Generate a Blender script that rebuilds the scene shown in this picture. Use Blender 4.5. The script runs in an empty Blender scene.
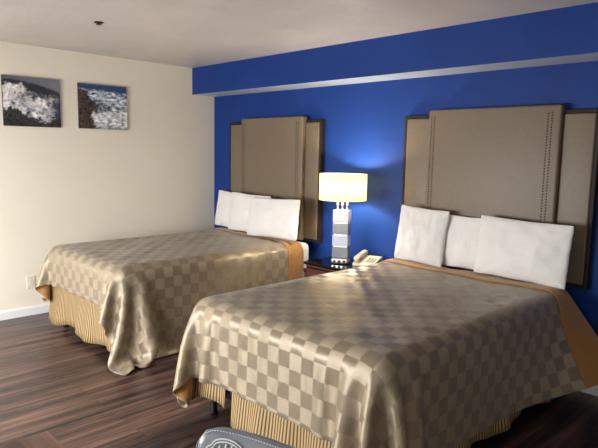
import bpy, bmesh, math, random
import numpy as np
from mathutils import Vector, Matrix, noise

random.seed(4)
PI = math.pi
S = bpy.context.scene
COL = S.collection

# ------------------------------------------------------------------ materials
def new_mat(name):
    m = bpy.data.materials.new(name); m.use_nodes = True
    nt = m.node_tree; b = nt.nodes['Principled BSDF']
    return m, nt, b

def rgb(r, g, b):
    def f(c):
        c /= 255.0
        return c/12.92 if c <= .04045 else ((c+.055)/1.055)**2.4
    return (f(r), f(g), f(b), 1)

def N(nt, typ, **kw):
    n = nt.nodes.new(typ)
    for k, v in kw.items():
        if k in n.inputs.keys(): n.inputs[k].default_value = v
        else: setattr(n, k, v)
    return n

def ramp(nt, stops, interp='LINEAR'):
    n = nt.nodes.new('ShaderNodeValToRGB'); cr = n.color_ramp; cr.interpolation = interp
    while len(cr.elements) < len(stops): cr.elements.new(.5)
    for e, (p, c) in zip(cr.elements, stops): e.position = p; e.color = c
    return n

def coords(nt, out='Object', scale=(1, 1, 1), rot=(0, 0, 0)):
    tc = nt.nodes.new('ShaderNodeTexCoord'); mp = nt.nodes.new('ShaderNodeMapping')
    mp.inputs['Scale'].default_value = scale; mp.inputs['Rotation'].default_value = rot
    nt.links.new(tc.outputs[out], mp.inputs['Vector'])
    return mp.outputs['Vector']

def mottled(name, c0, c1, scale=6, rough=.6, bump=0, bscale=80, spec=.5, metal=0, stretch=(1, 1, 1), sheen=0, dist=.02):
    m, nt, b = new_mat(name)
    v = coords(nt, 'Object', stretch)
    n = N(nt, 'ShaderNodeTexNoise', Scale=scale, Detail=4.0)
    nt.links.new(v, n.inputs['Vector'])
    r = ramp(nt, [(.3, c0), (.7, c1)])
    nt.links.new(n.outputs['Fac'], r.inputs['Fac']); nt.links.new(r.outputs['Color'], b.inputs['Base Color'])
    b.inputs['Roughness'].default_value = rough; b.inputs['Metallic'].default_value = metal
    b.inputs['Specular IOR Level'].default_value = spec
    if sheen: b.inputs['Sheen Weight'].default_value = sheen
    if bump:
        n2 = N(nt, 'ShaderNodeTexNoise', Scale=bscale, Detail=3.0)
        nt.links.new(v, n2.inputs['Vector'])
        bp = N(nt, 'ShaderNodeBump', Strength=bump, Distance=dist)
        nt.links.new(n2.outputs['Fac'], bp.inputs['Height']); nt.links.new(bp.outputs['Normal'], b.inputs['Normal'])
    return m

M = {}
M['cream'] = mottled('cream_paint', rgb(233, 224, 205), rgb(238, 229, 211), 1.5, .7, .12, 140)
M['blue'] = mottled('blue_paint', rgb(23, 51, 115), rgb(26, 57, 125), 2, .5, .15, 120, spec=.15)
M['taupe'] = mottled('taupe_paint', rgb(196, 190, 180), rgb(204, 198, 188), 2, .7)
M['ceiling'] = mottled('ceiling_paint', rgb(186, 178, 172), rgb(200, 191, 184), 2.5, .36, .12, 22, spec=.5)
M['white'] = mottled('white_paint', rgb(228, 228, 226), rgb(236, 236, 234), 5, .45)
M['soffit'] = mottled('soffit_paint', rgb(176, 184, 196), rgb(190, 197, 207), 2, .4, .2, 60)
M['linen'] = mottled('white_linen', rgb(214, 210, 206), rgb(222, 218, 214), 4, .85, .25, 14, spec=.2, sheen=.2, dist=.03)
M['tan'] = mottled('tan_vinyl', rgb(106, 92, 75), rgb(113, 98, 80), 60, .45, .08, 300, spec=.4)
M['dark_frame'] = mottled('espresso_wood', rgb(32, 24, 20), rgb(42, 31, 26), 8, .65, spec=.25, stretch=(8, 8, 1))
M['stud'] = mottled('bronze_stud', rgb(52, 42, 32), rgb(70, 58, 44), 40, .35, metal=.6)
M['gold'] = mottled('gold_lining', rgb(146, 102, 52), rgb(160, 115, 62), 5, .7, .3, 40, spec=.25, sheen=.3)
M['metal'] = mottled('brushed_nickel', rgb(196, 190, 180), rgb(210, 205, 196), 30, .3, metal=1)
M['black'] = mottled('black_plastic', rgb(16, 16, 17), rgb(24, 24, 25), 20, .4)
M['beige'] = mottled('ivory_plastic', rgb(214, 204, 176), rgb(222, 212, 186), 10, .4)
M['grey_key'] = mottled('grey_plastic', rgb(120, 114, 100), rgb(132, 126, 112), 10, .5)
M['steel'] = mottled('dark_steel', rgb(30, 30, 32), rgb(40, 40, 42), 20, .45, metal=.7)
M['spring'] = mottled('box_spring_ticking', rgb(60, 52, 46), rgb(74, 64, 56), 20, .9)
M['leather'] = mottled('grey_leather', rgb(108, 113, 120), rgb(136, 141, 147), 9, .28, .06, 120, spec=.6)
M['thread'] = mottled('pale_thread', rgb(205, 205, 205), rgb(225, 225, 225), 30, .7)
M['cherry'] = mottled('cherry_wood', rgb(72, 34, 26), rgb(98, 48, 36), 4, .4, stretch=(1, 12, 12))
M['outlet'] = mottled('outlet_plastic', rgb(220, 213, 198), rgb(226, 219, 204), 10, .5)

def frosted(name, col, rough, trans):
    m, nt, b = new_mat(name)
    v = coords(nt, 'Object'); n = N(nt, 'ShaderNodeTexNoise', Scale=60.0)
    nt.links.new(v, n.inputs['Vector'])
    r = ramp(nt, [(.2, col), (.8, tuple(min(1, c*1.12) for c in col[:3])+(1,))])
    nt.links.new(n.outputs['Fac'], r.inputs['Fac']); nt.links.new(r.outputs['Color'], b.inputs['Base Color'])
    b.inputs['Roughness'].default_value = rough; b.inputs['Transmission Weight'].default_value = trans
    return m
M['frost'] = frosted('frosted_glass', rgb(206, 212, 224), .45, .25)
M['clear'] = frosted('smoked_glass', rgb(150, 155, 160), .18, .3)

def granite():
    m, nt, b = new_mat('black_granite')
    v = coords(nt, 'Object'); n = N(nt, 'ShaderNodeTexVoronoi', Scale=160.0); nt.links.new(v, n.inputs['Vector'])
    r = ramp(nt, [(.0, rgb(38, 38, 42)), (.25, rgb(14, 14, 16))])
    nt.links.new(n.outputs['Distance'], r.inputs['Fac']); nt.links.new(r.outputs['Color'], b.inputs['Base Color'])
    b.inputs['Roughness'].default_value = .08
    return m
M['granite'] = granite()

def shade_mat():
    m = bpy.data.materials.new('lamp_shade_fabric'); m.use_nodes = True; nt = m.node_tree; nt.nodes.clear()
    o = N(nt, 'ShaderNodeOutputMaterial')
    v = coords(nt, 'Object', (1, 1, 30)); n = N(nt, 'ShaderNodeTexNoise', Scale=40.0); nt.links.new(v, n.inputs['Vector'])
    r = ramp(nt, [(.3, rgb(246, 232, 190)), (.7, rgb(250, 238, 202))]); nt.links.new(n.outputs['Fac'], r.inputs['Fac'])
    d = N(nt, 'ShaderNodeBsdfDiffuse'); t = N(nt, 'ShaderNodeBsdfTranslucent'); mx = N(nt, 'ShaderNodeMixShader', Fac=.45)
    nt.links.new(r.outputs['Color'], d.inputs['Color']); nt.links.new(r.outputs['Color'], t.inputs['Color'])
    nt.links.new(d.outputs[0], mx.inputs[1]); nt.links.new(t.outputs[0], mx.inputs[2]); nt.links.new(mx.outputs[0], o.inputs['Surface'])
    return m
M['shade'] = shade_mat()

def bulb_mat():
    m, nt, b = new_mat('bulb_glow')
    b.inputs['Emission Color'].default_value = rgb(255, 236, 196); b.inputs['Emission Strength'].default_value = 6
    return m
M['bulb'] = bulb_mat()

def damask():
    m, nt, b = new_mat('damask_check')
    v = coords(nt, 'UV')
    ch = N(nt, 'ShaderNodeTexChecker', Scale=1.0); nt.links.new(v, ch.inputs['Vector'])
    ch.inputs['Color1'].default_value = rgb(147, 132, 110); ch.inputs['Color2'].default_value = rgb(124, 111, 92)
    wv = N(nt, 'ShaderNodeTexNoise', Scale=26.0, Detail=2.0); vv = coords(nt, 'UV', (.35, .06, 1)); nt.links.new(vv, wv.inputs['Vector'])
    mix = N(nt, 'ShaderNodeMix', data_type='RGBA', blend_type='MULTIPLY'); mix.inputs['Factor'].default_value = .22
    nt.links.new(ch.outputs['Color'], mix.inputs['A'])
    r = ramp(nt, [(.3, (.75, .75, .75, 1)), (.7, (1, 1, 1, 1))]); nt.links.new(wv.outputs['Fac'], r.inputs['Fac']); nt.links.new(r.outputs['Color'], mix.inputs['B'])
    nt.links.new(mix.outputs['Result'], b.inputs['Base Color'])
    rr = N(nt, 'ShaderNodeMapRange'); rr.inputs['To Min'].default_value = 0; rr.inputs['To Max'].default_value = .25
    nt.links.new(ch.outputs['Fac'], rr.inputs['Value']); nt.links.new(rr.outputs['Result'], b.inputs['Anisotropic Rotation'])
    b.inputs['Anisotropic'].default_value = .85; b.inputs['Roughness'].default_value = .42
    tg = N(nt, 'ShaderNodeTangent', direction_type='UV_MAP', uv_map='UVMap'); nt.links.new(tg.outputs[0], b.inputs['Tangent'])
    b.inputs['Specular Tint'].default_value = rgb(255, 240, 214)
    b.inputs['Specular IOR Level'].default_value = 1.0
    b.inputs['Sheen Weight'].default_value = .1
    n2 = N(nt, 'ShaderNodeTexNoise', Scale=.32, Detail=2.0); nt.links.new(v, n2.inputs['Vector'])
    bp = N(nt, 'ShaderNodeBump', Strength=.4, Distance=.03)
    nt.links.new(n2.outputs['Fac'], bp.inputs['Height']); nt.links.new(bp.outputs['Normal'], b.inputs['Normal'])
    return m
M['damask'] = damask()

def striped():
    m, nt, b = new_mat('striped_valance')
    v = coords(nt, 'UV', (1, 0, 0))
    w = N(nt, 'ShaderNodeTexWave', Scale=1.0, bands_direction='X'); w.inputs['Distortion'].default_value = 0
    nt.links.new(v, w.inputs['Vector'])
    r = ramp(nt, [(.35, rgb(92, 70, 44)), (.62, rgb(172, 147, 106))])
    nt.links.new(w.outputs['Fac'], r.inputs['Fac']); nt.links.new(r.outputs['Color'], b.inputs['Base Color'])
    b.inputs['Roughness'].default_value = .7; b.inputs['Specular IOR Level'].default_value = .25
    return m
M['stripe'] = striped()

def planks(name, c, along='Y', width=.115, length=1.1, rough=.33):
    m, nt, b = new_mat(name)
    rot = (0, 0, PI/2) if along == 'Y' else (0, 0, 0)
    v = coords(nt, 'Object', (1, 1, 1), rot)
    br = N(nt, 'ShaderNodeTexBrick', Scale=1.0, offset=.37)
    br.inputs['Brick Width'].default_value = length; br.inputs['Row Height'].default_value = width
    br.inputs['Mortar Size'].default_value = .0012; br.inputs['Mortar Smooth'].default_value = .3
    br.inputs['Color1'].default_value = (0, 0, 0, 1); br.inputs['Color2'].default_value = (1, 1, 1, 1); br.inputs['Mortar'].default_value = (0, 0, 0, 1)
    nt.links.new(v, br.inputs['Vector'])
    st = (1.6, 34, 1) if along != 'Y' else (34, 1.6, 1)
    v2 = coords(nt, 'Object', st)
    # shift the grain plank by plank
    add = N(nt, 'ShaderNodeVectorMath', operation='MULTIPLY_ADD'); add.inputs[1].default_value = (7, 7, 7)
    nt.links.new(br.outputs['Color'], add.inputs[0]); nt.links.new(v2, add.inputs[2])
    n = N(nt, 'ShaderNodeTexNoise', Scale=1.0, Detail=5.0, Roughness=.6); nt.links.new(add.outputs[0], n.inputs['Vector'])
    st3 = (.6, 14, 1) if along != 'Y' else (14, .6, 1)
    v3 = coords(nt, 'Object', st3); n3 = N(nt, 'ShaderNodeTexNoise', Scale=1.0, Detail=2.0); nt.links.new(v3, n3.inputs['Vector'])
    mm = N(nt, 'ShaderNodeMath', operation='MULTIPLY_ADD'); mm.inputs[1].default_value = .55
    nt.links.new(n3.outputs['Fac'], mm.inputs[0])
    m2 = N(nt, 'ShaderNodeMath', operation='MULTIPLY'); m2.inputs[1].default_value = .5; nt.links.new(n.outputs['Fac'], m2.inputs[0])
    nt.links.new(m2.outputs[0], mm.inputs[2])
    m3 = N(nt, 'ShaderNodeMath', operation='MULTIPLY_ADD'); m3.inputs[1].default_value = .07; nt.links.new(br.outputs['Color'], m3.inputs[0]); nt.links.new(mm.outputs[0], m3.inputs[2])
    r = ramp(nt, [(.43, c[0]), (.52, c[1]), (.60, c[2]), (.70, c[3])]); nt.links.new(m3.outputs[0], r.inputs['Fac'])
    mx = N(nt, 'ShaderNodeMix', data_type='RGBA', blend_type='MIX'); mx.inputs['B'].default_value = c[0]
    nt.links.new(br.outputs['Fac'], mx.inputs['Factor']); nt.links.new(r.outputs['Color'], mx.inputs['A'])
    nt.links.new(mx.outputs['Result'], b.inputs['Base Color'])
    b.inputs['Roughness'].default_value = rough
    bp = N(nt, 'ShaderNodeBump', Strength=.12, Distance=.004); nt.links.new(n.outputs['Fac'], bp.inputs['Height']); nt.links.new(bp.outputs['Normal'], b.inputs['Normal'])
    return m
M['floor'] = planks('walnut_planks', [rgb(26, 19, 19), rgb(58, 42, 39), rgb(84, 61, 54), rgb(116, 87, 74)], 'Y', .125, 1.22, .34)
M['table'] = planks('table_walnut', [rgb(92, 66, 57), rgb(124, 92, 78), rgb(146, 110, 94), rgb(160, 124, 106)], 'X', .9, 3, .35)

# ------------------------------------------------------------------ object helpers
def obj(name, bm, mat, parent=None, smooth=False, kind=None, recalc=True):
    me = bpy.data.meshes.new(name)
    if recalc: bmesh.ops.recalc_face_normals(bm, faces=bm.faces[:])
    bm.to_mesh(me); bm.free()
    if smooth:
        for p in me.polygons: p.use_smooth = True
    for m in (mat if isinstance(mat, (list, tuple)) else [mat]): me.materials.append(m)
    o = bpy.data.objects.new(name, me); COL.objects.link(o)
    if parent: o.parent = parent
    if kind: o['kind'] = kind
    return o

def thing(name, label, cat, loc=(0, 0, 0), rz=0, group=None):
    o = bpy.data.objects.new(name, None); COL.objects.link(o)
    o.location = loc; o.rotation_euler = (0, 0, rz); o.empty_display_size = .1
    o['label'] = label; o['category'] = cat
    if group: o['group'] = group
    return o

def tag(o, label, cat, group=None):
    o['label'] = label; o['category'] = cat
    if group: o['group'] = group
    return o

def box(bm, x0, x1, y0, y1, z0, z1, bev=0, seg=2):
    r = bmesh.ops.create_cube(bm, size=1)
    vs = r['verts']
    for v in vs:
        v.co = Vector(((x0+x1)/2+v.co.x*(x1-x0), (y0+y1)/2+v.co.y*(y1-y0), (z0+z1)/2+v.co.z*(z1-z0)))
    if bev:
        es = list({e for v in vs for e in v.link_edges})
        bmesh.ops.bevel(bm, geom=es, offset=bev, segments=seg, profile=.5, affect='EDGES')
    return bm

def bx(*a, **k): return box(bmesh.new(), *a, **k)

def lathe(bm, prof, seg=40, c=(0, 0, 0), cap=True):
    rings = []
    for r, z in prof:
        rings.append([bm.verts.new((c[0]+r*math.cos(2*PI*i/seg), c[1]+r*math.sin(2*PI*i/seg), c[2]+z)) for i in range(seg)])
    for a, b in zip(rings, rings[1:]):
        for i in range(seg): bm.faces.new((a[i], a[(i+1) % seg], b[(i+1) % seg], b[i]))
    if cap:
        bm.faces.new(rings[0][::-1]); bm.faces.new(rings[-1])
    return bm

def tube(bm, pts, r, seg=8, closed=False):
    pts = [Vector(p) for p in pts]; n = len(pts); rings = []
    up = Vector((0, 0, 1))
    for i, p in enumerate(pts):
        a = pts[(i-1) % n] if closed or i > 0 else p; b = pts[(i+1) % n] if closed or i < n-1 else p
        d = (b-a).normalized()
        s = d.cross(up)
        if s.length < .01: s = d.cross(Vector((1, 0, 0)))
        s.normalize(); t = s.cross(d)
        rings.append([bm.verts.new(p+r*(math.cos(2*PI*k/seg)*s+math.sin(2*PI*k/seg)*t)) for k in range(seg)])
    for i in range(n if closed else n-1):
        a, b = rings[i], rings[(i+1) % n]
        for k in range(seg): bm.faces.new((a[k], a[(k+1) % seg], b[(k+1) % seg], b[k]))
    if not closed:
        bm.faces.new(rings[0][::-1]); bm.faces.new(rings[-1])
    return bm

def grid_mesh(P, uv=None, closed_u=False):
    """P: array nv x nu x 3 -> bmesh with optional uv (nv x nu x 2)"""
    bm = bmesh.new(); nv, nu = P.shape[:2]
    V = [[bm.verts.new(P[j, i]) for i in range(nu)] for j in range(nv)]
    L = bm.loops.layers.uv.new('UVMap') if uv is not None else None
    for j in range(nv-1):
        for i in range(nu if closed_u else nu-1):
            i2 = (i+1) % nu
            f = bm.faces.new((V[j][i], V[j][i2], V[j+1][i2], V[j+1][i]))
            if L:
                for l, (a, b) in zip(f.loops, ((j, i), (j, i2), (j+1, i2), (j+1, i))): l[L].uv = uv[a, b]
    return bm

# ------------------------------------------------------------------ the room
H = 2.44; SD = .297; SZ = 2.154           # ceiling height, soffit depth and underside
XR, YF = 6.6, -4.75
obj('floor', bx(-.1, XR+.1, YF-.1, .1, -.1, 0), M['floor'], kind='structure')
obj('ceiling', bx(-.1, XR+.1, YF-.1, .1, H, H+.1), M['ceiling'], kind='structure')
obj('wall_left', bx(-.1, 0, YF, .1, 0, H), M['cream'], kind='structure')
obj('wall_back', bx(0, XR, 0, .1, 0, H), M['blue'], kind='structure')
obj('wall_right', bx(XR, XR+.1, YF, .1, 0, H), M['taupe'], kind='structure')
WX0, WX1, WZ0, WZ1 = .3, 3.3, .45, 1.60
bm = bmesh.new()
VX0, VX1 = 5.0, 6.3  # second window opening, added unseen to brighten the near bed's right side
box(bm, -.1, WX0, YF-.1, YF, 0, H); box(bm, WX1, VX0, YF-.1, YF, 0, H); box(bm, VX1, XR+.1, YF-.1, YF, 0, H)
box(bm, VX0, VX1, YF-.1, YF, 0, WZ0); box(bm, VX0, VX1, YF-.1, YF, WZ1, H)
box(bm, WX0, WX1, YF-.1, YF, 0, WZ0); box(bm, WX0, WX1, YF-.1, YF, WZ1, H)
obj('wall_front', bm, M['cream'], kind='structure')
for k_, (ax, bx_) in enumerate(((WX0, WX1), (VX0, VX1))):
    bm = bmesh.new()
    for a in ((ax, ax+.05, WZ0, WZ1), (bx_-.05, bx_, WZ0, WZ1), ((ax+bx_)/2-.025, (ax+bx_)/2+.025, WZ0, WZ1), (ax, bx_, WZ0, WZ0+.05), (ax, bx_, WZ1-.05, WZ1)):
        box(bm, a[0], a[1], YF-.08, YF-.03, a[2], a[3])
    obj('window_%d' % (k_+1), bm, M['white'], kind='structure')  # the second frame belongs to the added fill opening
# soffit along the blue wall: blue front, pale underside
bm = bx(0, XR, -SD, 0, SZ, H)
bm.faces.ensure_lookup_table()
for f in bm.faces:
    if f.normal.z < -.5: f.material_index = 1
obj('trim_1', bm, [M['blue'], M['soffit']], kind='structure')
def baseboard(name, pts):
    bm = bmesh.new()
    (ax, ay), (bx_, by), (nx, ny) = pts
    prof = [(0, 0), (.015, 0), (.015, .066), (.009, .08), (0, .081)]
    A = [bm.verts.new((ax+nx*d, ay+ny*d, z)) for d, z in prof]; B = [bm.verts.new((bx_+nx*d, by+ny*d, z)) for d, z in prof]
    for k in range(len(prof)):
        k2 = (k+1) % len(prof); bm.faces.new((A[k], A[k2], B[k2], B[k]))
    bm.faces.new(A); bm.faces.new(B[::-1])
    obj(name, bm, M['white'], kind='structure')
baseboard('baseboard_left', ((0, YF), (0, 0), (1, 0)))
baseboard('baseboard_back', ((.015, 0), (XR, 0), (0, -1)))
baseboard('baseboard_right', ((XR, YF), (XR, -.015), (-1, 0)))

# outlet on the left wall
t = thing('wall_outlet', 'pale electrical outlet plate low on the cream wall beside the far bed', 'outlet', (0, -2.07, .31))
obj('plate', bx(0, .006, -.036, .036, -.058, .058, bev=.002), M['outlet'], t)
for dz in (-.02, .02): obj('socket', bx(.006, .008, -.016, .016, dz-.014, dz+.014, bev=.001), M['outlet'], t)

# sprinkler on the ceiling
t = thing('ceiling_sprinkler', 'small dark sprinkler head on the pale textured ceiling', 'sprinkler', (1.36, -2.0, H))
obj('escutcheon', lathe(bmesh.new(), [(.034, 0), (.032, -.004), (.02, -.007), (.012, -.008)], 24), M['steel'], t, True)
obj('deflector', lathe(bmesh.new(), [(.006, -.007), (.006, -.014), (.02, -.015), (.02, -.018)], 16), M['stud'], t)

# ------------------------------------------------------------------ canvas prints on the left wall
def canvas(y0, y1, z0, z1, paint, label, tilt=0):
    t = thing('canvas_print', label, 'picture', (0, (y0+y1)/2, (z0+z1)/2))
    t.rotation_euler = (tilt, 0, 0)
    w, h = y1-y0, z1-z0
    obj('stretcher', bx(.001, .022, -w/2, w/2, -h/2, h/2, bev=.002), M['black'], t)
    nu, nv = 130, 116
    bm = bmesh.new(); cl = bm.loops.layers.float_color.new('paint')
    V = [[bm.verts.new((.0225, -w/2+w*i/nu, -h/2+h*j/nv)) for i in range(nu+1)] for j in range(nv+1)]
    for j in range(nv):
        for i in range(nu):
            f = bm.faces.new((V[j][i], V[j][i+1], V[j+1][i+1], V[j+1][i]))
            for l, (a, b) in zip(f.loops, ((i, j), (i+1, j), (i+1, j+1), (i, j+1))):
                l[cl] = paint(a/nu, b/nv)
    m, nt, b = new_mat('printed_canvas')
    at = N(nt, 'ShaderNodeAttribute', attribute_name='paint'); nt.links.new(at.outputs['Color'], b.inputs['Base Color'])
    b.inputs['Roughness'].default_value = .5
    obj('printed_face', bm, m, t, recalc=False)
def fbm(u, v, s, o=0): return noise.fractal(Vector((u*s+o, v*s, o*.37)), .8, 2.1, 6)
def ss(a, b, x):
    k = min(1, max(0, (x-a)/(b-a))); return k*k*(3-2*k)
def mixc(a, b, k): return tuple(a[i]+(b[i]-a[i])*k for i in range(3))+(1,)
def paint1(u, v):       # surf bursting over dark rocks
    n = fbm(u, v, 4, 1.3); n2 = fbm(u, v, 11, 7.7); n3 = fbm(u, v, 22, 3.1)
    c = mixc(rgb(92, 96, 104), rgb(120, 124, 132), u+n*.3)                         # sky
    c = mixc(c, rgb(46, 46, 50), ss(.0, .04, .97-.22*u*u-.06*abs(n)-v-.0))              # headland
    c = mixc(c, rgb(150, 156, 168), ss(.1, .5, n3+.1)*ss(.35, .6, v)*ss(.75, .62, v)*.5)
    foam = ss(-.02, .10, .70+.12*math.sin(u*5.5+.6)+.16*n+.05*n2-v) * ss(.98, .84, u+.25*n2*.5-.10*(v-.5))
    c = mixc(c, mixc(rgb(140, 140, 148), rgb(228, 224, 222), .6+n2*1.3+n*.5-.35*max(0,u-.5)), foam)
    c = mixc(c, rgb(56, 54, 58), ss(.18, .34, n2)*ss(.25, .15, abs(u-.36))*ss(.14, .04, abs(v-.62))*.9)
    c = mixc(c, rgb(50, 60, 82), ss(.80, .93, u+.4*n2*.4)*ss(.62, .5, v)*.85)
    rock = ss(-.02, .02, .30-.18*u+.10*math.sin(u*7)*.6+.10*n+.04*n3-v)
    c = mixc(c, mixc(rgb(28, 27, 29), rgb(66, 62, 62), .35+n3*.9), rock)
    return c
def paint2(u, v):       # brown sea stack, rollers under a blue sky
    n = fbm(u, v*1.6, 4, 4.2); n2 = fbm(u, v*1.8, 11, 2.7); n3 = fbm(u, v, 24, 9.1)
    c = mixc(rgb(40, 66, 112), rgb(62, 92, 140), ss(.95, 1, v+n2*.03))
    wave = ss(.02, .12, .93-.03*u+.03*n2-v)
    c = mixc(c, mixc(rgb(110, 126, 150), rgb(222, 226, 230), .5+n2*1.2+.25*math.sin(v*30+u*4+n*6)), wave)
    mid = ss(.02, .10, .62+.05*math.sin(u*6)+.06*n-v)*ss(.34, .44, v-.12*n-.16*(u-.6))
    c = mixc(c, mixc(rgb(66, 74, 86), rgb(160, 166, 174), .4+n3*1.1+n2*.4), mid)
    low = ss(.05, -.03, v-.36+.12*n-.15*(u-.6))
    c = mixc(c, mixc(rgb(150, 152, 158), rgb(238, 236, 236), .6+n2*1.2), low)
    c = mixc(c, rgb(70, 76, 88), ss(.12, .0, v+.06*n2)*.6)
    rk = ss(-.015, .02, .30-.55*max(0, v-.62)**.8-.10*max(0, .25-v)+.09*n+.03*n2-u*(1.0)+(.02))*ss(.92, .86, v+u*.3)
    c = mixc(c, mixc(rgb(44, 34, 30), rgb(98, 76, 64), .4+n3*1.0), rk)
    return c
canvas(-2.248, -1.757, 1.728, 2.160, paint1, 'left canvas print of white surf bursting over dark rocks, on cream wall', .008)
canvas(-1.583, -1.091, 1.734, 2.157, paint2, 'right canvas print of waves beside a brown rock under blue sky, on cream wall', .004)

# ------------------------------------------------------------------ headboards
def headboard(x0, x1, c0, c1, z0, z1, label):
    t = thing('headboard', label, 'headboard', ((x0+x1)/2, 0, z0), group=None)
    w = (x1-x0)/2; h = z1-z0; fw = .024; a, b = c0-(x0+x1)/2, c1-(x0+x1)/2
    bm = bmesh.new()
    box(bm, -w, -w+fw, -.055, -.001, 0, h, bev=.003); box(bm, w-fw, w, -.055, -.001, 0, h, bev=.003)
    box(bm, -w+fw, w-fw, -.055, -.001, 0, fw, bev=.003); box(bm, -w+fw, w-fw, -.055, -.001, h-fw, h, bev=.003)
    box(bm, -w+fw, w-fw, -.018, -.001, fw, h-fw)
    obj('frame', bm, M['dark_frame'], t)
    obj('side_panel', bx(-w+fw+.001, a-.001, -.062, -.019, fw+.001, h-fw-.001, bev=.012, seg=4), M['tan'], t, True)
    obj('side_panel', bx(b+.001, w-fw-.001, -.062, -.019, fw+.001, h-fw-.001, bev=.012, seg=4), M['tan'], t, True)
    obj('center_panel', bx(a, b, -.098, -.0185, .002, h+.034, bev=.016, seg=4), M['tan'], t, True)
    for xs in (a+.04, b-.072):
        bm = bmesh.new(); n = int((h-.03)/.019)
        for k in range(n):
            for s in (-1, 1):
                zc = .03+k*.019+(.006 if s > 0 else 0); xc = xs+s*.013
                r = bmesh.ops.create_uvsphere(bm, u_segments=8, v_segments=5, radius=1)
                bmesh.ops.transform(bm, matrix=Matrix.Translation((xc, -.0985, zc)) @ Matrix.Diagonal((.0062, .0035, .0052, 1)), verts=r['verts'])
        obj('nailhead_trim', bm, M['stud'], t, True)
headboard(.358, 1.737, .61, 1.535, .698, 1.853, 'tan padded headboard with dark frame and nailhead bands behind the far bed')
headboard(2.66, 4.13, 2.91, 3.905, .698, 1.853, 'tan padded headboard with dark frame and nailhead bands behind the near bed')

# ------------------------------------------------------------------ beds
ZM = .70
def superbox(x0, x1, y0, y1, z0, z1, r, seg=5):
    return bx(x0, x1, y0, y1, z0, z1, bev=r, seg=seg)

def skirt(x0, x1, yh, yf, ztop, zbot, seed, foot_gap):
    """gathered valance: three striped panels with pleats, split at the corners"""
    rnd = random.Random(seed); panels = []
    L = yh-yf; W = x1-x0
    runs = [((x0, yh), (0, -1), L, (-1, 0)), ((x0+foot_gap, yf), (1, 0), W-foot_gap, (0, -1)), ((x1, yf), (0, 1), L, (1, 0))]
    if foot_gap: runs.append(((x0+.01, yf), (1, 0), foot_gap-.06, (0, -1)))
    for (sx, sy), (dx, dy), ln, (nx, ny) in runs:
        n = int(ln/.012); nz = 7
        ph = rnd.random()*6
        P = np.zeros((nz, n+1, 3)); U = np.zeros((nz, n+1, 2)); acc = 0
        for i in range(n+1):
            s = ln*i/n
            q = s*30+ph+1.5*math.sin(s*4.3+ph)
            fold = .5+.5*math.sin(q); fold2 = .5+.5*math.sin(s*11+ph*2)
            if i: acc += math.hypot(ln/n, .010*math.cos(q)*30*ln/n)
            zb = zbot+(.06 if foot_gap and ln < .5 else 0)
            lift = .035*(.5+.5*math.sin(s*9+ph*3))+.02*(1-fold2)+.008*fold
            for k in range(nz):
                f = k/(nz-1)
                out = -.036+f*(.014+.020*fold+.034*fold2)
                z = ztop+(zb+lift-ztop)*f
                P[k, i] = (sx+dx*s+nx*out, sy+dy*s+ny*out, z); U[k, i] = (acc*15, f)
        panels.append((P, U))
    return panels

def bed(x0, x1, yh, yf, label, sk_bot, seed, gap):
    cx = (x0+x1)/2
    t = thing('bed', label, 'bed', (cx, yh, 0))
    X0, X1, L = x0-cx, x1-cx, yf-yh
    obj('mattress', superbox(X0+.02, X1-.02, L+.02, 0, .43, ZM, .05, 5), M['linen'], t, True)
    obj('box_spring', superbox(X0+.05, X1-.05, L+.05, -.005, .20, .43, .02, 3), M['spring'], t)
    bm = bmesh.new()
    box(bm, X0+.06, X1-.06, L+.09, L+.13, .15, .199); box(bm, X0+.06, X1-.06, -.12, -.08, .15, .199)
    box(bm, X0+.06, X0+.10, L+.13, -.12, .15, .199); box(bm, X1-.10, X1-.06, L+.13, -.12, .15, .199)
    obj('bed_frame', bm, M['steel'], t)
    for sx in (X0+.08, X1-.08):
        for sy in (L+.11, -.10):
            obj('leg', lathe(bmesh.new(), [(.022, 0), (.024, .01), (.02, .03), (.02, .15)], 16, (sx, sy, 0)), M['steel'], t, True)
    for P, U in skirt(X0, X1, -.06, L, .43, sk_bot, seed, gap):
        o = obj('bed_skirt', grid_mesh(P, U), M['stripe'], t, True, recalc=False)
        md = o.modifiers.new('th', 'SOLIDIFY'); md.thickness = .002
    return t
B1 = dict(x0=.40, x1=1.705, yh=-.105, yf=-2.06); B2 = dict(x0=2.685, x1=4.07, yh=-.105, yf=-2.12)
bed(B1['x0'], B1['x1'], B1['yh'], B1['yf'], 'far full bed beside the cream wall, with gold striped skirt', .03, 3, 0)
bed(B2['x0'], B2['x1'], B2['yh'], B2['yf'], 'near bed with gold striped skirt, right of the nightstand', .04, 8, .36)

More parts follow.
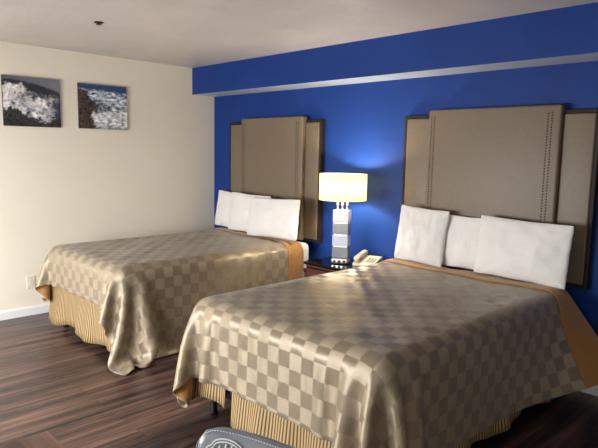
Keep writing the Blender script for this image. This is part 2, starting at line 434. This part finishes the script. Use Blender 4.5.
# ------------------------------------------------------------------ bedspreads: a small position-based cloth solver
def drape(x0, x1, yh, yf, zt, dl, dr, df, step, seed, iters=420, walls=None, pins=(), push=None):
    W, L = x1-x0, yh-yf
    nu = int(round((W+dl+dr)/step))+1; nv = int(round((L+df)/step))+1
    s = np.linspace(-dl, W+dr, nu); t = np.linspace(0, L+df, nv); hu = s[1]-s[0]; hv = t[1]-t[0]
    Sg, Tg = np.meshgrid(s, t)
    rs = np.random.RandomState(seed)
    a = np.where(Sg < 0, -Sg, np.where(Sg > W, Sg-W, 0)); sg = np.where(Sg < 0, -1., 1.)
    b = np.maximum(Tg-L, 0)
    r = np.hypot(a, b)+1e-9
    both = 2*a*b/(r*r)                               # 0 on the faces, 1 on the corner diagonal
    fl = .06+.5*both
    P = np.stack([x0+np.clip(Sg, 0, W)+sg*a*fl, yh-np.minimum(Tg, L)-b*fl, zt+.013-r*np.sqrt(1-fl*fl)], -1)
    def low(A, k):
        for _ in range(k):
            A = (A+np.roll(A, 1, 0)+np.roll(A, -1, 0)+np.roll(A, 1, 1)+np.roll(A, -1, 1))/5
        return A
    n1 = low(rs.randn(nv, nu), 6); n1 /= n1.std(); n2 = low(rs.randn(nv, nu), 40); n2 /= n2.std()
    P[..., 2] += .0022*n1*(r < 1e-6)+.004*n2*(r < 1e-6)
    P[..., 0] += .007*n1*(r > 1e-6); P[..., 1] += .007*np.roll(n1, 3)*(r > 1e-6)
    marg = .13
    inner = (Sg > marg) & (Sg < W-marg) & (Tg < L-marg)
    wgt = np.where(inner, 0., 1.)
    for (tt, i, pos) in pins:
        j = int(np.argmin(np.abs(t-L-tt))); wgt[j, i] = 0; P[j, i] = pos
    hang = np.minimum(1, r/.15)
    Q = P.copy(); prev = P.copy()
    cz = (zt-1.)/2; hz = (zt+1.)/2
    C = np.array([(x0+x1)/2, yf+2, cz]); Hh = np.array([W/2, 2.0, hz]); rad = .075
    ru = hu*(1+.045*hang); rv = hv*(1+.02*hang); dg = math.hypot(hu, hv)
    def con(A, ja, ia, jb, ib, rest, k):
        # A[ja,ia] <-> A[jb,ib], slices
        p, q = A[ja, ia], A[jb, ib]; wa, wb = wgt[ja, ia], wgt[jb, ib]
        d = q-p; l = np.sqrt((d*d).sum(-1))+1e-9; ws = wa+wb; ws = np.where(ws == 0, 1, ws)
        c = (k*(l-rest)/l/ws)[..., None]*d
        A[ja, ia] = p+c*wa[..., None]; A[jb, ib] = q-c*wb[..., None]
    al = slice(None)
    def pair(n, st, off):
        i0 = np.arange(off, n-st, 2*st)
        idx = np.concatenate([i0+k for k in range(st)]); idx = idx[idx+st < n]
        return idx
    for it in range(iters):
        vel = (Q-prev)*.965; prev = Q.copy()
        Q = Q+vel*wgt[..., None]; Q[..., 2] -= .00045*wgt
        if push is not None: Q += push(Sg, Tg, Q)*wgt[..., None]
        for _ in range(5):
            for off in (0, 1):
                i = pair(nu, 1, off); con(Q, al, i, al, i+1, ru[:, i], 1.)
                j = pair(nv, 1, off); con(Q, j, al, j+1, al, rv[j, :], 1.)
            for oj in (0, 1):
                j = pair(nv, 1, oj); J = j[:, None]
                for oi in (0, 1):
                    i = pair(nu, 1, oi)[None, :]
                    con(Q, J, i, J+1, i+1, dg, .25); con(Q, J+1, i, J, i+1, dg, .25)
            for off in (0, 2):
                i = pair(nu, 2, off); con(Q, al, i, al, i+2, 2*hu, .10)
                j = pair(nv, 2, off); con(Q, j, al, j+2, al, 2*hv, .10)
            # collide with the rounded bed block and the floor
            D = Q-C; q = np.abs(D)-(Hh-rad); qo = np.maximum(q, 0); lo = np.sqrt((qo*qo).sum(-1))
            sd = lo+np.minimum(q.max(-1), 0)-rad
            hit = sd < .013
            g = np.where((lo > 1e-6)[..., None], qo/(lo+1e-9)[..., None], (q == q.max(-1, keepdims=True))*1.)*np.sign(D)
            Q += (g*(.013-sd)[..., None])*(hit*(wgt > 0))[..., None]
            Q[..., 2] = np.maximum(Q[..., 2], .008)
            if walls: walls(Q)
        fr = (hit | (Q[..., 2] < .0085))[..., None]
        Q = np.where(fr, Q+(prev-Q)*.55, Q)
    # top rides just above the mattress
    return Q, s, t

def bedspread(name, label, Q, s, t, fold, yoff=0, sq=.077):
    root = thing(name, label, 'bedspread', (float(Q[0, :, 0].mean()), float(Q[0, 0, 1]), 0))
    org = np.array(root.location)
    Sg, Tg = np.meshgrid(s, t); uv = np.stack([Sg/sq+20, Tg/sq+20], -1)
    o = obj('cover', grid_mesh((Q-org)[:, ::-1], uv[:, ::-1]), [M['damask'], M['gold']], root, True, recalc=False)
    sd = o.modifiers.new('thick', 'SOLIDIFY'); sd.thickness = .007; sd.offset = SOFF; sd.material_offset = 1; sd.material_offset_rim = 0
    ss_ = o.modifiers.new('smooth', 'SUBSURF'); ss_.levels = 1; ss_.render_levels = 1
    # turned-back edge at the head: samples of the sheet lifted along its normal
    du = np.gradient(Q, axis=1); dv = np.gradient(Q, axis=0); nrm = np.cross(dv, du); nrm /= np.linalg.norm(nrm, axis=-1, keepdims=True)
    if nrm[3, len(s)//2, 2] < 0: nrm = -nrm
    nk = 7; hv = t[1]-t[0]; G = np.zeros((nk+2, len(s), 3))
    for i in range(len(s)):
        w = fold(s[i], s[0], s[-1])
        for k in range(nk):
            f = w*k/(nk-1)/hv; j = min(int(f), len(t)-2); fr = f-j
            p = Q[j, i]*(1-fr)+Q[j+1, i]*fr; n = nrm[j, i]*(1-fr)+nrm[j+1, i]*fr
            G[k+1, i] = p+n*(.011+.004*math.sin(PI*k/(nk-1)))
        G[0, i] = Q[0, i]-nrm[0, i]*.004+np.array([0, .012, 0])
        G[nk+1, i] = G[nk, i]-nrm[0, i]*.008
    o = obj('turned_back_lining', grid_mesh((G-org)[:, ::-1]), M['gold'], root, True, recalc=False)
    ss_ = o.modifiers.new('smooth', 'SUBSURF'); ss_.levels = 1; ss_.render_levels = 1
    return root
SOFF = -1

def w1(Q):
    Q[..., 0] = np.maximum(Q[..., 0], .03)
def w2(Q):
    m = Q[..., 1] > -.56
    Q[..., 0] = np.where(m, np.maximum(Q[..., 0], 2.622), Q[..., 0]); Q[..., 1] = np.minimum(Q[..., 1], -.03)
def p1(S_, T_, Q):
    o = np.zeros_like(Q); return o
def p2(S_, T_, Q):
    o = np.zeros_like(Q); W = B2['x1']-B2['x0']
    k = np.clip((S_-W)/.4, 0, 1)*np.clip(1-T_/.35, 0, 1)
    o[..., 0] = .0008*k; o[..., 1] = .0003*k
    return o
STEP = .032
Q1, s1, t1 = drape(B1['x0'], B1['x1'], -.24, B1['yf'], ZM, .34, .66, .30, STEP, 5, walls=w1, push=p1, pins=[(.30, -1, (1.92, -2.14, .015)), (-.12, -1, (1.84, -1.90, .07)), (.30, 0, (.42, -2.12, .265))])
bedspread('bedspread', 'taupe checkered satin bedspread on the far bed, its corner hanging to the floor', Q1, s1, t1,
          lambda s, a, b: .09+.10*ss(.9, 1.35, s))
Q2, s2, t2 = drape(B2['x0'], B2['x1'], -.185, B2['yf'], ZM, .40, .52, .40, STEP, 11, walls=w2, push=p2, pins=[(.40, 0, (2.735, -2.235, .165))])
bedspread('bedspread', 'taupe checkered satin bedspread with gold turned-back edge on the near bed', Q2, s2, t2,
          lambda s, a, b: .18+.05*ss(1.3, 1.6, s))

# ------------------------------------------------------------------ pillows
def pillow_mesh(w, h, th, seed):
    nu, nv = 30, 22; rn = random.Random(seed); o = rn.random()*50
    bm = bmesh.new()
    def shell(sgn):
        V = []
        for j in range(nv+1):
            row = []
            for i in range(nu+1):
                u = -1+2*i/nu; v = -1+2*j/nv
                uu = math.sin(u*PI/2)*.6+u*.4; vv = math.sin(v*PI/2)*.6+v*.4
                x = w/2*uu*(1-.035*(1-vv*vv)); z = h/2*vv*(1-.05*(1-uu*uu))
                ck = 1-.03*(abs(uu)*abs(vv))**5; x *= ck; z *= ck
                e = max(0, (1-abs(uu)**2.6)*(1-abs(vv)**2.3))
                y = th/2*e**.55*(1-.22*vv)
                k = noise.noise(Vector((uu*2.2+o, vv*1.8, sgn*3.))); k2 = noise.noise(Vector((uu*5+o, vv*4+uu*3, sgn*7.)))
                y += e**.5*(.016*k+.010*k2)
                # puckers running in from the corners
                cr = math.exp(-((abs(uu)-abs(vv))**2)*30)*abs(uu)**2
                y += .006*cr*math.sin(18*(abs(uu)-abs(vv)))*(e > 0)
                row.append((x+.006*k2, sgn*y, z+.006*k))
            V.append(row)
        return V
    A, B = shell(-1), shell(1); va = {}
    def vert(side, j, i):
        edge = i in (0, nu) or j in (0, nv); key = (0 if edge else side, j, i)
        if key not in va:
            p = (A if side == 0 else B)[j][i]
            va[key] = bm.verts.new((p[0], 0 if edge else p[1], p[2]))
        return va[key]
    for side in (0, 1):
        for j in range(nv):
            for i in range(nu):
                q = [vert(side, j, i), vert(side, j, i+1), vert(side, j+1, i+1), vert(side, j+1, i)]
                bm.faces.new(q if side == 0 else q[::-1])
    return bm
def pillow(cx, cy, zb, w, h, th, lean, roll, yaw, label, seed, group):
    o = obj('pillow', pillow_mesh(w, h, th, seed), M['linen'], None, True)
    o.rotation_euler = (lean, roll, yaw)
    ss_ = o.modifiers.new('smooth', 'SUBSURF'); ss_.levels = 1; ss_.render_levels = 1
    o.location = (cx, cy, zb+h/2*math.cos(lean))
    tag(o, label, 'pillow', group)
G1, G2 = 'pillows on the far bed', 'pillows on the near bed'
pillow(.58, -.175, ZM+.016, .60, .40, .09, -.12, .05, 0, 'leftmost white pillow on the far bed, mostly hidden behind the other two', 1, G1)
pillow(.94, -.255, ZM+.018, .64, .41, .10, -.12, .01, 0, 'middle of three white pillows on the far bed', 2, G1)
pillow(1.39, -.335, ZM+.03, .73, .39, .11, -.14, -.035, 0, 'front white pillow on the far bed, the one nearest the lamp', 3, G1)
pillow(2.98, -.235, ZM+.016, .42, .44, .11, -.12, .05, .08, 'left white pillow on the near bed, its top corner pointing up', 4, G2)
pillow(3.31, -.165, ZM+.016, .46, .40, .08, -.08, .0, 0, 'middle white pillow on the near bed, partly hidden by its two neighbours', 5, G2)
pillow(3.76, -.235, ZM+.018, .65, .42, .12, -.13, .02, 0, 'largest white pillow, rightmost on the near bed', 6, G2)

# ------------------------------------------------------------------ nightstand
NX0, NX1, NY0, NY1, NZ = 1.957, 2.575, -.475, -.02, .61
t = thing('nightstand', 'cherry wood nightstand with glossy black top between the two beds', 'nightstand', ((NX0+NX1)/2, (NY0+NY1)/2, 0))
w, d = (NX1-NX0)/2, (NY1-NY0)/2
bm = bmesh.new()
box(bm, -w+.015, -w+.035, -d+.02, d-.005, 0, NZ-.026); box(bm, w-.035, w-.015, -d+.02, d-.005, 0, NZ-.026)
box(bm, -w+.035, w-.035, d-.02, d-.005, .04, NZ-.026); box(bm, -w+.035, w-.035, -d+.03, d-.02, .05, .07); box(bm, -w+.035, w-.035, -d+.03, -d+.045, 0, .05)
box(bm, -w+.035, w-.035, -d+.02, d-.02, NZ-.046, NZ-.026)
obj('body', bm, M['cherry'], t)
obj('top', bx(-w, w, -d, d, NZ-.026, NZ, bev=.004), M['granite'], t)
for z0, z1 in ((.325, NZ-.052), (.08, .315)):
    dr = obj('drawer', bx(-w+.038, w-.038, -d+.004, -d+.022, z0, z1, bev=.003), M['cherry'], t)
    obj('knob', lathe(bmesh.new(), [(.006, 0), (.006, .012), (.014, .018), (.012, .026), (.004, .029)], 20), M['stud'], dr, True)
    k = dr.children[0]; k.rotation_euler = (PI/2, 0, 0); k.location = (0, -d+.004, (z0+z1)/2)

# ------------------------------------------------------------------ table lamp
LX, LY = 2.235, -.30
t = thing('table_lamp', 'lit table lamp with stacked glass block body and cream drum shade on the nightstand', 'lamp', (LX, LY, NZ), .42)
base = obj('base', bx(-.075, .075, -.05, .05, 0, .052, bev=.014, seg=4), M['metal'], t, True)
for k in (-1, 0, 1):
    b_ = bmesh.new(); lathe(b_, [(.0135, 0), (.0135, .004), (.011, .005)], 20)
    o = obj('outlet_socket', b_, M['black'], base); o.rotation_euler = (PI/2, 0, 0); o.location = (k*.042, -.0495, .026)
z = .053
for k in range(4):
    obj('glass_block', bx(-.069, .069, -.044, .044, z, z+.094, bev=.004), M['frost'] if k % 2 else M['clear'], t)
    z += .095
    if k < 3:
        obj('spacer', bx(-.058, .058, -.037, .037, z-.0008, z+.0052), M['metal'], t); z += .006
obj('cap', bx(-.071, .071, -.046, .046, z, z+.008, bev=.003), M['metal'], t); z += .008
for k in (-.042, 0, .042):
    obj('post', lathe(bmesh.new(), [(.014, 0), (.014, .006), (.007, .009), (.007, .04), (.012, .044), (.012, .05), (.006, .054), (.006, .09)], 16, (k, 0, z)), M['metal'], t, True)
SZ0, SZ1, SR = .545, .764, .199
b_ = bmesh.new()
lathe(b_, [(SR-.004, SZ0), (SR+.000, SZ0), (SR, SZ1), (SR-.004, SZ1), (SR-.004, SZ0)], 64, cap=False)
bmesh.ops.remove_doubles(b_, verts=b_.verts[:], dist=1e-5)
obj('lamp_shade', b_, M['shade'], t, True)
b_ = bmesh.new()
for a in range(3):
    an = a*2*PI/3; tube(b_, [(.01*math.cos(an), .01*math.sin(an), SZ1-.03), ((SR-.004)*math.cos(an), (SR-.004)*math.sin(an), SZ1-.012)], .002, 6)
obj('spider', b_, M['metal'], t)
bz = z+.088
obj('bulb', lathe(bmesh.new(), [(.004, 0), (.014, .01), (.016, .03), (.03, .06), (.03, .08), (.018, .1), (.003, .106)], 20, (0, 0, bz)), M['bulb'], t, True)
ld = bpy.data.lights.new('lamp_light', 'POINT'); ld.energy = 58; ld.color = (1, .92, .76); ld.shadow_soft_size = .05
lo = bpy.data.objects.new('lamp_light', ld); COL.objects.link(lo); lo.parent = t; lo.location = (0, .0, (SZ0+SZ1)/2-.01)
t.children[[c.name.split('.')[0] for c in t.children].index('bulb')].visible_shadow = True

# ------------------------------------------------------------------ telephone
t = thing('telephone', 'ivory desk telephone with its handset in the cradle, beside the lamp', 'telephone', (2.42, -.165, NZ), .3)
t.scale = (1.12, 1.12, 1.05)
bm = bmesh.new()
prof = [(-.10, .0), (-.10, .022), (-.085, .03), (.07, .062), (.10, .06), (.10, 0)]
A = [bm.verts.new((-.085, y, z_)) for y, z_ in prof]; B = [bm.verts.new((.085, y, z_)) for y, z_ in prof]
for k in range(len(prof)): bm.faces.new((A[k], A[(k+1) % 6], B[(k+1) % 6], B[k]))
bm.faces.new(A[::-1]); bm.faces.new(B)
bmesh.ops.bevel(bm, geom=bm.edges[:], offset=.006, segments=3, affect='EDGES', profile=.5)
base = obj('base', bm, M['beige'], t, True)
for r_ in range(4):
    for c_ in range(3):
        y = -.06+r_*.024; zz = .03+(y+.085)*.032/.155
        o = obj('key', bx(-.007, .007, -.006, .006, 0, .005, bev=.001), M['grey_key'], base)
        o.location = (.015+c_*.022, y, zz-.001); o.rotation_euler = (.203, 0, 0)
bm = bmesh.new()
pts = [(-.055, -.10, .056), (-.055, -.085, .066), (-.055, -.04, .078), (-.055, .03, .090), (-.055, .075, .092), (-.055, .095, .086)]
n = len(pts); rings = []
for i, p in enumerate(pts):
    f = i/(n-1); hw = .026 if i in (0, 1, n-2, n-1) else .02; hh = .014 if i in (1, n-2) else .011
    if i in (0, n-1): hw, hh = .02, .008
    rings.append([bm.verts.new((p[0]+hw*math.cos(2*PI*k/14), p[1], p[2]+hh*math.sin(2*PI*k/14))) for k in range(14)])
for a_, b2 in zip(rings, rings[1:]):
    for k in range(14): bm.faces.new((a_[k], a_[(k+1) % 14], b2[(k+1) % 14], b2[k]))
bm.faces.new(rings[0][::-1]); bm.faces.new(rings[-1])
hs = obj('handset', bm, M['beige'], t, True)
for y, z_ in ((-.078, .034), (.072, .056)):
    obj('earpiece', lathe(bmesh.new(), [(.017, 0), (.023, .008), (.023, .026)], 18, (-.055, y, z_)), M['beige'], hs, True)

# ------------------------------------------------------------------ desk and the leather chair in the foreground
TX, TY, TZ = 3.805, -3.338, .75
t = thing('table', 'dark walnut table, only its corner showing at the lower left', 'table', (TX+.6, TY-.32, 0))
obj('tabletop', bx(-.6, .6, -.32, .32, TZ-.035, TZ, bev=.003), M['table'], t)
for sx in (-.55, .55):
    for sy in (-.27, .27): obj('leg', bx(sx-.025, sx+.025, sy-.025, sy+.025, 0, TZ-.0355, bev=.003), M['dark_frame'], t)
obj('apron', bx(-.52, .52, .24, .26, TZ-.11, TZ-.036), M['dark_frame'], t)
obj('apron', bx(-.52, .52, -.26, -.24, TZ-.11, TZ-.036), M['dark_frame'], t)

CH = thing('leather_chair', 'grey leather chair with pale stitching and an embroidered emblem, by the dark table', 'chair', (4.392, -3.032, 0), .20)
# local frame: x across the back, the seat is towards -y
def back_shape(u, v, off):
    """u -1..1 across, v 0..1 up: rounded-rectangle padded back, slightly wrapped"""
    hw = .245
    x = hw*u; y = .02-.05*u*u*0-.035*(1-v)*0 + .045*v - .05*abs(u)**2.5
    return Vector((x, y+off, .43+.382*v))
def outline_pt(k, n=64):
    pass
bm = bmesh.new()
nu, nv = 28, 20
def rr(u, v):
    # squircle map of the square onto a rounded rectangle
    r = .30
    a, b = abs(u), abs(v)
    if a > 1-r and b > 1-r:
        p, q = (a-(1-r))/r, (b-(1-r))/r
        m_ = max(p, q); l = math.hypot(p, q)
        if l > 1e-6: p, q = p/l*m_, q/l*m_
        a, b = 1-r+r*p, 1-r+r*q
    return math.copysign(a, u), math.copysign(b, v)
va = {}
def bvert(side, j, i):
    e = i in (0, nu) or j in (0, nv); key = (0 if e else side, j, i)
    if key not in va:
        u0, v0 = -1+2*i/nu, -1+2*j/nv; u, v = rr(u0, v0)
        bul = (max(0, 1-abs(u0)**4)*max(0, 1-abs(v0)**4))**.5
        off = 0 if e else (-.032*bul-.006 if side == 0 else .026*bul+.006)
        va[key] = bm.verts.new(back_shape(u, (v+1)/2, off))
    return va[key]
for side in (0, 1):
    for j in range(nv):
        for i in range(nu):
            q = [bvert(side, j, i), bvert(side, j, i+1), bvert(side, j+1, i+1), bvert(side, j+1, i)]
            bm.faces.new(q if side == 0 else q[::-1])
back = obj('backrest', bm, M['leather'], CH, True)
md = back.modifiers.new('s', 'SUBSURF'); md.levels = 1; md.render_levels = 2
# stitching just inside the piped edge: separate dashes
def front_pt(u, v, lift=.004):
    bul = (max(0, 1-abs(u)**4)*max(0, 1-abs(v)**4))**.5
    uu, vv = rr(u, v)
    return back_shape(uu, (vv+1)/2, -.032*bul-.006*(bul > 0)-lift)
bm = bmesh.new(); path = []
for k in range(321):
    f = k/320
    L1 = .9
    d_ = f*(L1*2+.95*2+L1*2) if False else f*3
    if d_ < 1: u, v = -.95, -.9+1.85*d_
    elif d_ < 2: u, v = -.95+1.9*(d_-1), .955
    else: u, v = .95, .955-1.85*(d_-2)
    path.append(front_pt(u, v, .001))
for k in range(0, 320, 2): tube(bm, [path[k], path[k]+(path[k+1]-path[k])*1.1], .0011, 5)
obj('stitching', bm, M['thread'], back)
# embroidered oval emblem
bm = bmesh.new(); EU, EV = -.58, .69
def emb(a, b): return front_pt(EU+a*.24, EV+b*.19, .0025)
for R_ in (1.0, .82):
    tube(bm, [emb(R_*math.cos(2*PI*k/40), R_*math.sin(2*PI*k/40)) for k in range(40)], .0022, 5, closed=True)
for c_ in (-.45, -.15, .15, .45):
    hh = math.sqrt(max(0, .70**2-c_*c_))
    tube(bm, [emb(c_+.16*math.sin(2.4*b)*.6, b) for b in [hh*(-1+2*k/8) for k in range(9)]], .0026, 5)
obj('emblem', bm, M['thread'], back)
obj('seat', bx(-.235, .235, -.47, -.03, .40, .485, bev=.03, seg=4), M['leather'], CH, True)
for sx in (-.2, .2):
    for sy in (-.43, -.02):
        b_ = bmesh.new(); lathe(b_, [(.014, 0), (.02, .41)], 14, (sx, sy, 0)); obj('leg', b_, M['dark_frame'], CH, True)

# ------------------------------------------------------------------ light
def area(name, loc, rot, sx, sy, e, col):
    l = bpy.data.lights.new(name, 'AREA'); l.shape = 'RECTANGLE'; l.size = sx; l.size_y = sy; l.energy = e; l.color = col
    o = bpy.data.objects.new(name, l); COL.objects.link(o); o.location = loc; o.rotation_euler = rot
    return o
area('window_daylight', ((WX0+WX1)/2, YF-.02, (WZ0+WZ1)/2), (PI/2-.6, 0, 0), WX1-WX0-.1, WZ1-WZ0-.1, 240, (.97, .985, 1))
area('window_daylight', ((VX0+VX1)/2, YF-.02, (WZ0+WZ1)/2), (PI/2-.6, 0, 0), VX1-VX0-.1, WZ1-WZ0-.1, 26, (1, .97, .93))  # added weak fill light, lifts the near bed's right side
wd = bpy.data.worlds.new('overcast_sky'); S.world = wd; wd.use_nodes = True
bg = wd.node_tree.nodes['Background']; bg.inputs['Color'].default_value = (.85, .92, 1, 1); bg.inputs['Strength'].default_value = 1.0

# ------------------------------------------------------------------ camera (recovered from the photograph's vanishing points)
cd = bpy.data.cameras.new('camera'); cam = bpy.data.objects.new('camera', cd); COL.objects.link(cam)
r = Vector((0.70003143, 0.71384334, 0.01958796)); u = Vector((-0.10264581, 0.07343904, 0.9920033)); f = Vector((-0.70669643, 0.69644411, -0.12468267))
mt = Matrix((r, u, -f)).transposed().to_4x4(); mt.translation = (5.36970409, -3.90031541, 1.54085191)
cam.matrix_world = mt
cd.sensor_fit = 'HORIZONTAL'; cd.sensor_width = 36; cd.lens = 565.4729770678691/598*36; cd.clip_start = .05
S.camera = cam
S.view_settings.view_transform = 'Standard'; S.view_settings.look = 'None'; S.view_settings.exposure = -.14
